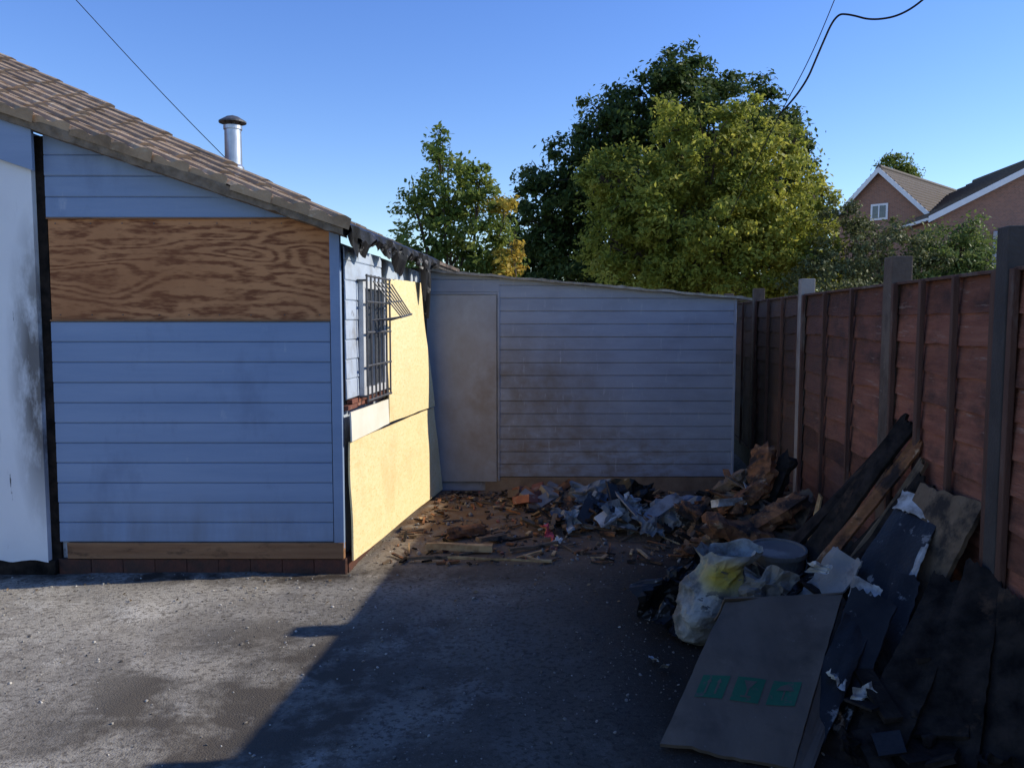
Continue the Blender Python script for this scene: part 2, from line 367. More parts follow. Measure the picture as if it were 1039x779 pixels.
# ------------------------------------------------------------------ house
house=empty('timber_clad_bungalow',(-2.5,6.8,0))
mb=MB()
mb.add([(-1.10,5.12,0),(-.735,8.8,0),(-6,8.8,0),(-6,5.12,0),(-1.10,5.12,2.09),(-.735,8.8,2.02),(-6,8.8,3.9),(-6,5.12,3.72)],
       [(0,3,2,1),(4,5,6),(4,6,7),(0,1,5,4),(1,2,6,5),(2,3,7,6),(3,0,4,7)])
mb.obj('wall_core',[M_pale],house)
FF=Frame((-2.86,5.1,0),(1,0,0),(0,-1,0))
zv=lambda a: 2.17+.3365*(1.81-a)-.002
mb=MB(); siding(mb,FF,1.73,.20,1.60,.1265)
siding(mb,FF,1.73,2.225,3.0,.1265,ztop=zv)
mb.obj('front_cladding',[M_blue],house)
mb=MB(); slab(mb,[FF.P(.005,.0,1.603),FF.P(1.735,.0,1.603),FF.P(1.735,.0,2.222),FF.P(.005,.0,2.222)],.012,0,12,6,.0,.006,3)
mb.obj('plywood_panel',[M_ply],house)
mb=MB()
FF.box(mb,-.0,1.735,.009,.021,1.594,1.604); FF.box(mb,0,1.735,.009,.019,2.219,2.228)
mb.obj('panel_trim',[M_beam],house)
mb=MB()
for i in range(9):
    for z in (1.63,2.19):
        a=.06+i*.2+R.uniform(-.02,.02); FF.box(mb,a-.003,a+.003,.006,.011,z,z+.006)
mb.obj('panel_nails',[M_bar],house)
mb=MB(); FF.box(mb,1.737,1.80,-.02,.026,.16,2.145)
mb.obj('corner_board',[M_blue],house,bevel=.003)
mb=MB(); FF.box(mb,.05,1.80,-.018,.03,.095,.198,jit=.004); mb.obj('timber_sill',[M_beam],house,bevel=.004)
mb=MB()
for i in range(9):
    FF.box(mb,-.01+i*.202,.190+i*.202,-.02,.012+R.uniform(0,.006),-.03,.090,0)
FF.box(mb,-.02,1.81,-.02,.008,-.03,.093)
mb.obj('brick_footing',[M_brickd],house,bevel=.004)
mb=MB(); FF.box(mb,-.075,.0,-.018,.006,.0,2.72)
mb.obj('dark_gap_strip',[M_char],house)  # solid near-black strip; the gap's shade is put into its colour
mb=MB()
sl=lambda a: 2.17+.3365*(1.81-a)-.02
for a0,a1 in((-1.6,-.62),(-.615,-.06)):
    n=20; vs=[];fs=[]
    for i in range(n+1):
        a=a0+(a1-a0)*i/n
        for o in (-.015,.05):
            vs.append(FF.P(a,o,.09+.02*mnoise.noise(Vector((a*9,o,0))))); vs.append(FF.P(a,o,sl(a)-.26))
    for i in range(n):
        p=i*4
        fs+= [(p+2,p+6,p+7,p+3),(p,p+1,p+5,p+4),(p+1,p+3,p+7,p+5),(p,p+4,p+6,p+2)]
    fs+=[(0,2,3,1),(n*4,n*4+1,n*4+3,n*4+2)]
    mb.add(vs,fs)
mb.obj('white_render_panel',[M_white],house)
mb=MB()
FF.box(mb,-1.6,-.02,-.015,.045,0,.088); mb.obj('black_plinth',[M_char],house)
mb=MB()
c=[]
for a,o in((-1.7,.055),(-.03,.055),(-.03,.085),(-1.7,.085)): c.append(FF.P(a,o,sl(a)-.27))
for a,o in((-1.7,.055),(-.03,.055),(-.03,.085),(-1.7,.085)): c.append(FF.P(a,o,sl(a)-.012))
mb.box8(c); mb.obj('bargeboard',[M_blue],house,bevel=.003)

# roof
A=Vector((-1.02,5.0,2.16)); ac=Vector((-3.21,2,1.58)).normalized(); vg=Vector((-1,0,.3365))
C=A+ac*5.74; E=Vector((-.59,9,2.13)); Fp=Vector((-5,9,4.02)); B=A+vg*4.6
nf=Vector((.3365,-.25,1)).normalized()
mb=MB()
def thick(pts,t):
    k=len(pts); vs=[p for p in pts]+[p-Vector((0,0,t)) for p in pts]
    mb.add(vs,[tuple(range(k)),tuple(range(k,2*k))[::-1]]+[(i,k+i,k+(i+1)%k,(i+1)%k) for i in range(k)])
thick([A,C,B],.03); thick([A,E,Fp,C],.04)
mb.obj('roof_deck',[M_felt],house)
mb=MB(); n=90; vs=[];fs=[]
for i in range(n+1):
    p=A+vg*(4.6*i/n)+Vector((.0,-.012,0)); w1=.008*mnoise.noise(Vector((i*.9,0,0))); w2=.016*mnoise.noise(Vector((i*.7,4,0)))
    vs+=[p+Vector((0,.13,-.055)),p+Vector((0,w1,-.048+w2)),p+Vector((0,w2,.014)),p+Vector((0,.13,.03))]
for i in range(n):
    for j in range(4): q=i*4; fs.append((q+j,q+4+j,q+4+(j+1)%4,q+(j+1)%4))
fs.append((0,1,2,3)); mb.add(vs,fs); mb.obj('verge_bedding',[M_verge],house)
mb=MB()
prof=[(0,.006),(0,.050),(.14,.058),(.30,.050),(.42,.028),(.54,.026),(.68,.040),(.82,.040),(1.03,.016)]
SW=.235; k=0
while k*SW<4.4:
    b=R.uniform(-.06,.0); a0=k*SW
    while b<5.6:
        Lb=.36; p0=A+vg*a0+ac*b
        if p0.x<-6.3: break
        h=R.uniform(-.004,.007); sk=R.uniform(-.016,.016)
        rows=[]
        for bb,dh in ((b,0),(b,.014),(b+Lb,.0)):
            for fr,hh in prof:
                rows.append(A+vg*(a0+fr*SW+sk*(bb-b))+ac*bb+nf*((hh+h+dh) if not(bb==b and dh==0) else .0))
        n=len(prof); fs=[]
        for j in range(2):
            for i in range(n-1): fs.append((j*n+i,j*n+i+1,(j+1)*n+i+1,(j+1)*n+i))
        fs.append((0,n,2*n))
        mb.add(rows,fs)
        b+=Lb
    k+=1
mb.obj('front_roof_tiles',[M_tile],house)
mb=MB()
for i in range(20):
    p=A.lerp(E,i/20); q=A.lerp(E,(i+.96)/20)
    up=Vector((-1,.05,.445))
    for c_ in range(12):
        r0=c_*.34-.02; r1=r0+.36
        m0=p+up*r0
        hipx=A.x-1.6*(m0.y-5.0)
        if m0.x<hipx: continue
        h=.03+R.uniform(-.005,.008)
        mb.add([p+up*r0+Vector((0,0,h)),q+up*r0+Vector((0,0,h)),q+up*r1+Vector((0,0,h-.02)),p+up*r1+Vector((0,0,h-.02)),
                p+up*r0,q+up*r0],[(0,1,2,3),(4,5,1,0)])
mb.obj('side_roof_tiles',[mat('burnt_roof_tile',(.07,.055,.045),(.14,.10,.075),scale=5,bump=.5,island=.3)],house)
mb=MB(); n=220; vs=[];fs=[]
for i in range(n+1):
    u=i/n; p=A.lerp(E,u*.68)+Vector((.03,-.03,.01))
    s=u*2.7
    drop=.06+.07*abs(mnoise.noise(Vector((s*4,0,0))))*2+.035*abs(mnoise.noise(Vector((s*18,1,0))))
    if .0<s<.42: drop+=.07*math.sin((s)/.42*3.14)
    if 1.05<s<1.5: drop+=.14*abs(math.sin((s-1.05)/.45*3.14))
    if 1.95<s<2.3: drop+=.30*math.sin((s-1.95)/.35*3.14)**2
    wob=.03*mnoise.noise(Vector((s*5,5,0)))
    vs+=[p+Vector((-.04,0,.035)),p+Vector((.02+wob,0,.0)),p+Vector((.03-wob,.0,-drop*.5)),p+Vector((.0+wob*2,0,-drop))]
for i in range(n):
    for j in range(3): q=i*4+j; fs.append((q,q+4,q+5,q+1))
mb.add(vs,fs)
for u,s_ in((.04,.05),(.22,.04),(.3,.05),(.45,.06),(.52,.07),(.56,.05)):
    p=A.lerp(E,u)+Vector((.05,0,-.06)); crumple(mb,p,s_,Matrix.Rotation(1.4,3,'Y')@rot(.3),0,7,.5)
mb.obj('torn_roof_membrane',[M_black],house)

# side wall
FS=Frame((-1.055,5.1,0),(.0995,.995,0),(.995,-.0995,0))
mb=MB(); siding(mb,FS,.88,1.10,2.06,.125,a0=.03)
mb.obj('side_cladding',[M_pale],house)
mb=MB()
for r_ in range(2):
    for i in range(4):
        FS.box(mb,.03+i*.215+(.1 if r_ else 0),.235+i*.215+(.1 if r_ else 0),-.02,.02+R.uniform(-.01,.012),1.035+.0+r_*.034-.005,1.066+r_*.032-.005,0,jit=.003)
mb.obj('exposed_brick',[M_brickr],house,bevel=.003)
mb=MB(); FS.box(mb,.02,2.5,-.03,.012,-.02,.10,0)
mb.obj('side_footing',[M_brickd],house,bevel=.003)
mb=MB()
slab(mb,[FS.P(.02,.035,.07),FS.P(2.50,.15,.02),FS.P(2.44,.085,.80),FS.P(.02,.03,.835)],.012,0,16,8,jag=.003,warp=.014,seed=2)
mb.obj('lower_osb_board',[M_osb],house)
mb=MB()
slab(mb,[FS.P(.94,.045,.84),FS.P(2.43,.098,.81),FS.P(2.14,.035,1.93),FS.P(.94,.032,1.91)],.012,0,10,10,jag=.004,warp=.012,seed=5)
mb.obj('upper_osb_board',[M_osb],house)
mb=MB()
slab(mb,[FS.P(.0,.045,.838),FS.P(.935,.05,.838),FS.P(.935,.045,1.02),FS.P(.0,.04,1.025)],.010,0,6,3,jag=.01,warp=.004,seed=8)
mb.obj('pale_packing_board',[M_osbpale],house)
mb=MB(); FS.box(mb,2.36,2.45,.0,.03,.9,1.95,jit=.01); tube(mb,[FS.P(2.3,.06,2.05),FS.P(2.3,.07,1.9),FS.P(2.32,.05,1.62)],[.04,.035,.03],10,lump=.15)
mb.obj('burnt_downpipe',[M_black],house)
mb=MB()
w0,w1,z0,z1=.30,.90,1.10,1.86
FS.box(mb,w0,w1,.016,.05,z0,z0+.05); FS.box(mb,w0,w1,.016,.05,z1-.05,z1)
FS.box(mb,w0,w0+.05,.016,.05,z0+.05,z1-.05); FS.box(mb,w1-.05,w1,.016,.05,z0+.05,z1-.05)
FS.box(mb,.585,.615,.016,.047,z0+.05,z1-.05)
mb.obj('window_frame',[M_upvc],house,bevel=.003)
mb=MB(); FS.box(mb,w0+.05,w1-.05,.018,.022,z0+.05,z1-.05); mb.obj('window_glass',[M_glass],house)
mb=MB()
def bar(p,q,r=.007): tube(mb,[p,q],[r,r],6)
for i in range(7):
    a=w0-.02+i*.100; bar(FS.P(a,.08,z0-.04),FS.P(a,.08,z1+.04),.007)
for z in (z0-.03,z0+.20,z0+.42,z0+.62,z1+.03): bar(FS.P(w0-.03,.08,z),FS.P(w1+.0,.08,z),.008)
for a in (w0-.02,w1-.02):
    for z in (z0,z1): bar(FS.P(a,.01,z),FS.P(a,.08,z),.008)
for i in range(6):
    a=w0+.1+i*.10; bar(FS.P(a,.08,1.60),FS.P(a+.13,.25-.01*i,1.62+.005*i),.006); bar(FS.P(a+.13,.25-.01*i,1.62+.005*i),FS.P(a,.09,z1),.005)
bar(FS.P(w0+.2,.25,1.62),FS.P(w1+.16,.20,1.645),.008)
bar(FS.P(w0+.14,.17,1.72),FS.P(w1+.06,.15,1.74),.006)
mb.obj('security_grille',[M_bar],house)
mb=MB()
lathe(mb,[(.0,2.68),(.085,2.68),(.085,2.88),(.07,2.90),(.068,3.19),(.076,3.19),(.076,3.22),(.066,3.22),(.066,3.1)],(-2.34,7,0))
mb.obj('flue_pipe',[M_metal],house,smooth=False)
mb=MB()
for a in range(4):
    x=.06*math.cos(a*1.57+.5); y=.06*math.sin(a*1.57+.5); tube(mb,[(-2.34+x,7+y,3.2),(-2.34+x,7+y,3.27)],[.006,.006],5)
lathe(mb,[(.0,3.262),(.10,3.255),(.112,3.245),(.112,3.257),(.05,3.295),(.0,3.31)],(-2.34,7,0))
mb.obj('flue_cowl',[M_bar],house)

# ------------------------------------------------------------------ shed
shed=empty('lean_to_shed',(.6,8.8,0))
FB=Frame((-.87,7.6,0),(1,0,0),(0,-1,0))
zb=lambda a: 2.055-.088*a
mb=MB()
mb.add([(-.80,7.625,0),(2.05,7.625,0),(2.05,10.2,0),(-.70,10.2,0),(-.80,7.625,2.03),(2.05,7.625,1.78),(2.05,10.2,1.78),(-.70,10.2,2.03)],
       [(0,3,2,1),(4,5,6,7),(0,1,5,4),(1,2,6,5),(2,3,7,6),(3,0,4,7)])
mb.obj('wall_core',[M_grey],shed)
mb=MB(); siding(mb,FB,2.18,.135,2.3,.119,a0=.755,ztop=zb); siding(mb,FB,.76,1.855,2.3,.119,a0=-.005,ztop=zb)
FR=Frame((2.052,7.6,0),(0,1,0),(1,0,0)); siding(mb,FR,2.6,.135,1.78,.119)
mb.obj('cladding',[M_grey],shed)
mb=MB(); FB.box(mb,2.925,2.945,-.02,.024,.1,1.80); FB.box(mb,.735,.757,-.01,.021,.10,1.86)
mb.obj('edge_trim',[M_grey],shed,bevel=.003)
mb=MB(); FB.box(mb,.0,.728,-.02,.012,.09,1.835); mb.obj('flush_door',[M_door],shed,bevel=.003)
mb=MB(); FB.box(mb,-.01,.735,-.015,.02,1.838,1.856); mb.obj('door_head',[M_grey],shed)
mb=MB()
FB.box(mb,.62,2.93,-.02,.008,-.02,.132); mb.obj('plinth',[mat('stained_plinth',(.26,.185,.12),(.16,.11,.07),scale=6,bump=.5)],shed)
mb=MB(); n=60
vs=[];fs=[]
for i in range(n+1):
    a=-.05+3.12*i/n; z=zb(a)+.012*mnoise.noise(Vector((a*5,0,0)))
    th=.018+.010*abs(mnoise.noise(Vector((a*11,2,0))))*2
    vs+=[FB.P(a,.07,z),FB.P(a,.075,z+th),FB.P(a,-2.7,z+.03),FB.P(a,-2.7,z)]
for i in range(n):
    for j in range(4):
        q=i*4; fs.append((q+j,q+4+j,q+4+(j+1)%4,q+(j+1)%4))
fs+=[(0,1,2,3),(n*4+3,n*4+2,n*4+1,n*4)]
mb.add(vs,fs); mb.obj('felt_roof',[M_feltedge],shed)

# ------------------------------------------------------------------ fence
fence=empty('panel_fence',(2.3,5.5,0))
fd=Vector((.108,1,0)).normalized(); fn=Vector((-1,.108,0)).normalized()
FX=lambda y: 1.65+.108*y
posts=[-.6,1.35,3.28,4.58,6.6,8.6,10.6,12.6]
mp_=MB(); mbd=MB(); mbt=MB(); mg=MB()
for i,y in enumerate(posts):
    F=Frame((FX(y),y,0),fd,fn)
    top={2:1.97,3:1.95,4:1.93,5:1.93}.get(i,1.94)
    hw=.068 if i==3 else .05
    F.box(mp_,-hw,hw,-.055,.055,-.05,top,{2:1,4:2}.get(i,0))
    if i==len(posts)-1: break
    L=(posts[i+1]-y)*1.0058
    a0=.052; a1=L-.052
    F.box(mg,a0,a1,-.022,.022,-.05,.20)
    nb=11; hh=(1.79-.205)/nb
    for k in range(nb):
        z=.205+k*hh; n=26; vs=[];fs=[]
        sd=R.uniform(0,50); o=R.uniform(-.003,.003); am=.018 if k else .002
        for q in range(n+1):
            a=a0+(a1-a0)*q/n; lo=z-.016-am*(mnoise.noise(Vector((a*2.6+sd,sd,0)))+.4*mnoise.noise(Vector((a*8+sd,sd,0)))); hi=z+hh+.005
            w=.004*mnoise.noise(Vector((a*2+sd,1,0)))
            vs+=[F.P(a,.021+o+w,lo),F.P(a,.006+o+w,hi),F.P(a,-.002+o,hi),F.P(a,.010+o+w,lo)]
        for q in range(n):
            for j in range(4): c=q*4; fs.append((c+j,c+4+j,c+4+(j+1)%4,c+(j+1)%4))
        mbd.add(vs,fs)
    nbt=3 if L<2.5 else 4
    for k in range(nbt+1):
        a=a0+.02+(a1-a0-.04)*k/nbt
        F.box(mbt,a-.018,a+.018,.026,.052,.19,1.80,0,jit=.003); F.box(mbt,a-.018,a+.018,-.04,-.012,.19,1.80)
    F.box(mbt,a0,a1,-.03,.034,1.792,1.808)
    F.box(mbt,a0,a1,.0265,.040,.205,.235)
mp_.obj('posts',[M_conc,M_concd,M_concl],fence,bevel=.006)
mbd.obj('lap_boards',[M_fence],fence); mbt.obj('battens',[M_batt],fence,bevel=.003); mg.obj('gravel_boards',[M_concd],fence)

# ------------------------------------------------------------------ debris
DM=[M_grey2,M_paper,M_bluish,M_orange,M_char,M_tim,M_brickr,M_brown,M_black,M_pink,M_soil]
def mound(mb,cx,cy,rx,ry,h,mi,n=34,seed=0):
    vs=[];fs=[]
    for j in range(n+1):
        for i in range(n+1):
            u=i/n*2-1; v=j/n*2-1; r=math.hypot(u,v)
            z=h*max(0,1-r**1.5)*(1+.7*mnoise.noise(Vector((u*3+seed,v*3,seed))))+.03*h*5*mnoise.noise(Vector((u*9,v*9,seed)))*max(0,1-r)-.012
            if r>1: z=-.03
            vs.append((cx+u*rx,cy+v*ry,z))
    for j in range(n):
        for i in range(n):
            p=j*(n+1)+i; fs.append((p,p+1,p+n+2,p+n+1))
    mb.add(vs,fs,mi)
tiltM=lambda a,b: Matrix.Rotation(a,3,'Z')@Matrix.Rotation(b,3,'X')
# middle rubble heap
mb=MB(); mound(mb,.85,6.35,.80,.55,.12,10,seed=3)
for _ in range(300):
    a=R.uniform(0,6.28); r=R.random()**.7
    x=.85+.78*r*math.cos(a); y=6.35+.55*r*math.sin(a); z=.13*max(0,1-r**1.5)+R.uniform(0,.04)
    q=R.random()
    if q<.20: shard(mb,(x,y,z+.02),R.uniform(.03,.08),rot(),R.choice([0,2,0,7,4,4,3]))
    elif q<.65: rock(mb,(x,y,z+.01),[R.uniform(.012,.05) for _ in range(3)],R.choice([0,3,7,4,10,10]))
    else: plank(mb,(x,y,z+.03),(R.uniform(.04,.14),R.uniform(.01,.03),R.uniform(.004,.012)),rot(),R.choice([7,3,4,7,3,4]))
for (x,y,z,s,mi,rx) in((.50,6.05,.12,.11,1,.7),(.66,6.2,.19,.16,2,.9),(.82,5.98,.14,.13,0,.8),(.98,6.3,.22,.17,8,1.0),(.62,6.45,.22,.14,0,1.1),(1.15,6.05,.17,.14,0,.8),
                   (.42,6.2,.09,.10,2,.6),(.9,6.1,.2,.12,1,1.2),(1.3,6.15,.18,.12,2,.9),(1.02,5.85,.1,.1,0,.6),(.72,6.05,.16,.1,8,.3),(1.25,5.95,.12,.09,8,.5)):
    crumple(mb,(x,y,z),s,tiltM(R.uniform(-.9,.9),rx),mi,9,.45,R.uniform(.55,.9))
for (x,y,z,l,mi,a) in((.70,5.94,.16,.10,1,.5),(.88,6.0,.21,.14,0,2.1),(.58,6.1,.2,.15,8,1.1),(1.1,6.0,.2,.14,2,.2),(.78,6.1,.26,.14,8,1.6)):
    plank(mb,(x,y,z),(l,.05,.006),Matrix.Rotation(a,3,'Z')@Matrix.Rotation(R.uniform(-.6,-.3),3,'Y')@Matrix.Rotation(.5,3,'X'),mi,.3)
crumple(mb,(.27,5.8,.06),.06,rot(),9,7,.6); crumple(mb,(.33,5.72,.04),.035,rot(),1,7,.6)
mb.obj('rubble_heap',DM)
# broken rotten timber heap by the fence
mb=MB(); mound(mb,1.72,5.85,.5,.7,.42,10,seed=8)
for _ in range(190):
    a=R.uniform(0,6.28); r=R.random()**.6
    x=1.68+.47*r*math.cos(a); y=5.75+.65*r*math.sin(a); z=.44*max(0,1-r**1.4)+R.uniform(0,.06)
    q=R.random()
    if q<.45: rock(mb,(x,y,z),[R.uniform(.015,.055) for _ in range(3)],R.choice([3,3,7,4,3,10]))
    elif q<.88: plank(mb,(x,y,z+.02),(R.uniform(.05,.20),R.uniform(.01,.03),R.uniform(.005,.015)),rot(.9),R.choice([3,4,4,7,3]))
    else: shard(mb,(x,y,z+.03),R.uniform(.04,.09),rot(),R.choice([4,7,0,3]))
for (p,s,rz,ry,mi) in (((1.60,5.50,.40),(.18,.09,.05),.5,-.5,3),((1.74,5.62,.58),(.16,.09,.05),1.1,-1.0,3),((1.50,5.25,.22),(.22,.10,.06),-.1,.25,3),
                       ((1.42,5.45,.14),(.2,.07,.04),.9,.1,7),((1.85,5.6,.50),(.18,.06,.04),.4,-1.1,4),((1.62,5.15,.12),(.2,.07,.045),.4,.2,4),
                       ((1.35,5.75,.20),(.18,.07,.045),-.5,.35,3),((1.75,5.3,.34),(.2,.08,.045),.2,-.5,3),((1.55,5.75,.44),(.14,.06,.04),2.4,.6,7),
                       ((1.28,5.35,.08),(.15,.05,.04),.2,0,3),((1.9,5.35,.3),(.18,.06,.04),.7,-.9,7)):
    M=Matrix.Rotation(rz,3,'Z')@Matrix.Rotation(ry,3,'Y')@Matrix.Rotation(R.uniform(-.5,.7),3,'X'); chunk(mb,p,s,M,mi,12,12)
plank(mb,(1.45,5.42,.38),(.10,.05,.025),Matrix.Rotation(.3,3,'Z')@Matrix.Rotation(-.3,3,'X'),1,.15)
mb.obj('rotten_timber_heap',DM)
# foreground charred heap
mb=MB(); mound(mb,1.62,3.75,.66,1.2,.32,4,seed=12)
for _ in range(300):
    a=R.uniform(0,6.28); r=R.random()**.6
    x=1.56+.55*r*math.cos(a); y=3.75+1.15*r*math.sin(a); z=.30*max(0,1-r**1.4)+R.uniform(0,.05)
    q=R.random()
    if x>FX(y)-.08: continue
    if q<.40: rock(mb,(x,y,z),[R.uniform(.012,.04) for _ in range(3)],R.choice([4,4,10 if y>3.6 else 4,4]))
    elif q<.88: plank(mb,(x,y,z+.02),(R.uniform(.04,.13 if y<3.3 else .22),R.uniform(.01,.05),R.uniform(.003,.010)),rot(.5),R.choice([4,4,4,8]) if y<3.6 else R.choice([4,4,7,8]))
    else: crumple(mb,(x,y,z+.05),R.uniform(.05,.11),rot(.9),R.choice([8,4]),8,.4)
mb.obj('charred_debris_heap',DM)

def board(name,c,th,m,jag=.03,warp=.02,seed=1,nu=12,nv=26):
    mb=MB(); slab(mb,c,th,0,nu,nv,jag,warp,seed)
    return mb.obj(name,[m])
board('charred_board',[(1.46,4.34,.20),(1.48,4.20,.16),(2.09,4.16,1.08),(2.07,4.27,1.13)],.020,M_char,.05,.02,3)
board('charred_board',[(1.47,4.20,.17),(1.49,4.13,.14),(2.08,4.08,.98),(2.08,4.15,1.03)],.018,M_orange,.06,.02,41)
board('charred_board',[(1.40,4.62,.12),(1.42,4.48,.12),(2.09,4.45,.95),(2.08,4.54,.92)],.022,M_char,.05,.02,5)
board('splintered_batten',[(1.58,4.06,.18),(1.60,4.00,.18),(2.07,4.00,.90),(2.06,4.05,.93)],.022,M_brown,.08,.03,6)
board('charred_board',[(1.52,4.12,.2),(1.55,3.93,.16),(2.05,3.88,.80),(2.04,4.02,.86)],.014,M_char,.06,.03,7)
board('painted_black_sheet',[(1.40,3.62,.20),(1.43,3.28,.12),(2.01,3.68,.79),(1.92,3.96,.76)],.010,M_black,.02,.025,9)
mb=MB(); slab(mb,[(1.84,3.90,.690),(1.90,3.62,.683),(2.00,3.665,.805),(1.91,3.95,.775)],.003,0,18,10,.20,.012,4)
slab(mb,[(1.60,3.385,.325),(1.64,3.375,.355),(1.86,3.56,.63),(1.83,3.58,.61)],.003,0,6,18,.20,.012,44)
mb.obj('peeling_white_paint',[M_paper])
board('fibreboard_sheet',[(1.60,3.80,.06),(1.66,3.44,.02),(2.01,3.42,.83),(1.96,3.86,.83)],.022,M_brown,.022,.015,11)
board('black_panel',[(1.16,3.10,.05),(1.24,2.94,.03),(1.60,3.30,.44),(1.46,3.42,.48)],.008,M_black,.05,.02,13)
board('black_panel',[(1.06,2.98,.05),(1.12,2.86,.03),(1.50,3.28,.36),(1.40,3.34,.40)],.006,M_black,.07,.02,33)
board('black_panel',[(1.30,3.2,.05),(1.38,3.02,.03),(1.76,3.42,.50),(1.64,3.6,.54)],.006,M_black,.05,.025,34)
board('charred_board',[(1.25,2.92,.03),(1.35,2.76,.0),(1.90,3.30,.50),(1.82,3.44,.54)],.022,M_char,.05,.02,14)
board('charred_board',[(1.42,2.85,.0),(1.56,2.64,.0),(1.98,3.22,.58),(1.92,3.38,.62)],.018,M_char,.05,.03,15)
board('charred_board',[(1.60,2.70,.0),(1.78,2.45,.0),(1.98,2.98,.52),(1.94,3.18,.56)],.018,M_char,.05,.03,16)
board('charred_board',[(1.66,2.45,.0),(1.84,2.25,.0),(1.96,2.75,.36),(1.94,2.92,.40)],.02,M_char,.07,.04,17)
board('grey_faced_panel',[(1.32,3.80,.24),(1.36,3.55,.22),(1.62,3.68,.50),(1.56,3.88,.52)],.008,M_grey2,.07,.03,17)
board('torn_white_board',[(1.40,3.36,.30),(1.45,3.27,.28),(1.58,3.40,.47),(1.49,3.50,.50)],.004,M_paper,.14,.03,18)
mb=MB()
crumple(mb,(1.36,3.02,.17),.065,tiltM(.3,.9),0,9,.5,.6); crumple(mb,(1.28,3.1,.2),.045,rot(),0,8,.6); crumple(mb,(1.42,3.7,.46),.05,tiltM(-.4,1.1),0,8,.5,.4)
mb.obj('torn_plastic_sheet',[M_paper])
mb=MB()
for p in((.70,3.62,.03),(.66,3.7,.03)): crumple(mb,p,.024,rot(),0,5,.4)
mb.obj('paper_scrap',[M_paper])

# flattened cardboard box
P0,P1,P2,P3=[Vector(p) for p in((.55,2.93,.015),(.99,2.77,.02),(1.45,3.50,.40),(.94,3.52,.37))]
mb=MB(); slab(mb,[P0,P1,P2,P3],.018,0,16,20,.008,.030,21)
nn=(P1-P0).cross(P3-P0).normalized()
slab(mb,[P3+nn*.012,P2+nn*.012,P2+Vector((.03,.10,-.12)),P3+Vector((-.02,.12,-.14))],.008,0,6,4,.02,.01,22)
slab(mb,[P1+nn*-.005,P2+nn*-.005,P2+Vector((.08,-.03,-.16)),P1+Vector((.05,-.03,-.015))],.008,0,6,6,.02,.01,23)
def onbox(u,v,o=.012):
    b=(P0*(1-u)+P1*u)*(1-v)+(P3*(1-u)+P2*u)*v
    w=.030*mnoise.noise(Vector((u*2.2+21,v*2.2,21*3.3)))
    return b+nn*(w+o)
def patch(us,vs_,mi=1,o=.0115):
    mb.add([onbox(us[0],vs_[0],o),onbox(us[1],vs_[0],o),onbox(us[1],vs_[1],o),onbox(us[0],vs_[1],o)],[(0,1,2,3)],mi)
for k,u in enumerate((.10,.38,.66)):
    for a in range(4):
        for b in range(4): patch((u+a*.055,u+(a+1)*.055),(.30+b*.035,.30+(b+1)*.035))
    if k==0:
        for q in (.05,.13):
            patch((u+q+.012,u+q+.028),(.325,.40),0,.013)
            mb.add([onbox(u+q,.395,.013),onbox(u+q+.04,.395,.013),onbox(u+q+.02,.42,.013)],[(0,1,2)],0)
    elif k==1:
        mb.add([onbox(u+.06,.42,.013),onbox(u+.16,.42,.013),onbox(u+.12,.375,.013),onbox(u+.10,.375,.013)],[(3,2,1,0)],0)
        patch((u+.102,u+.118),(.335,.376),0,.013); patch((u+.07,u+.15),(.325,.334),0,.013)
    else:
        mb.add([onbox(u+.04,.385,.013),onbox(u+.18,.385,.013),onbox(u+.15,.412,.013),onbox(u+.11,.422,.013),onbox(u+.07,.412,.013)],[(0,1,2,3,4)],0)
        patch((u+.104,u+.116),(.33,.385),0,.013)
mb.obj('flattened_cardboard_box',[M_card,M_green])

# rubble sack
sackm=mat('woven_sack',(.34,.325,.28),(.245,.235,.205),scale=5,rough=.7,spec=.15,bump=.35,bscale=25,
    stains=[(3,.36,.42,(.44,.30,.045),(1,1,1),(.06,-.12,.10),(.20,.3,.10)),
            (11,.50,.53,(.04,.04,.04),(1,1,2),(-.02,-.14,.0),(.14,.3,.07)),(5,.46,.60,(.13,.115,.095),(1,1,1))])
mb=MB(); vs=[];fs=[]; nu,nv=72,44
rad=lambda h: .6+.42*math.sin(min(1,h*1.35+.12)*2.6) if h<.8 else .6+.42*math.sin(2.6)-.05+ (h-.8)*1.0
for j in range(nv+1):
    h=j/nv
    for i in range(nu):
        th=2*math.pi*i/nu
        rr_=rad(h)*(min(1,h*9+.05)**.5)
        p=Vector((math.cos(th)*rr_*.165,math.sin(th)*rr_*.115,(h-.5)*.50))
        q1=mnoise.noise(p*7+Vector((3,0,0))); q2=1-2*abs(mnoise.noise(p*11+Vector((0,5,0)))); q3=1-2*abs(mnoise.noise(p*24))
        d=1+.38*q1+.13*q2+.06*q3
        q=Vector((p.x*d,p.y*d,p.z*(1+.15*mnoise.noise(Vector((math.cos(th)*2,math.sin(th)*2,1)))*(h>.4))))
        q.x+=max(0,h-.3)*.20; q.y+=max(0,h-.4)*.14; q.z-=max(0,h-.6)*.12
        q.z=max(q.z,-.245)
        vs.append(q)
for j in range(nv):
    for i in range(nu):
        q=(i+1)%nu; fs.append((j*nu+i,j*nu+q,(j+1)*nu+q,(j+1)*nu+i))
mb.add(vs,fs)
sk=mb.obj('rubble_sack',[sackm],smooth=False); sk.location=(.98,3.97,.24); sk.rotation_euler=(0,0,.2)
bagm=mat('dirty_paper_bag',(.21,.185,.15),(.15,.13,.105),scale=5,rough=.8,spec=.1,bump=.3,stains=[(8,.5,.62,(.08,.068,.055),(1,1,1)),(3,.60,.64,(.32,.30,.26),(1,1,1))])
mb=MB()
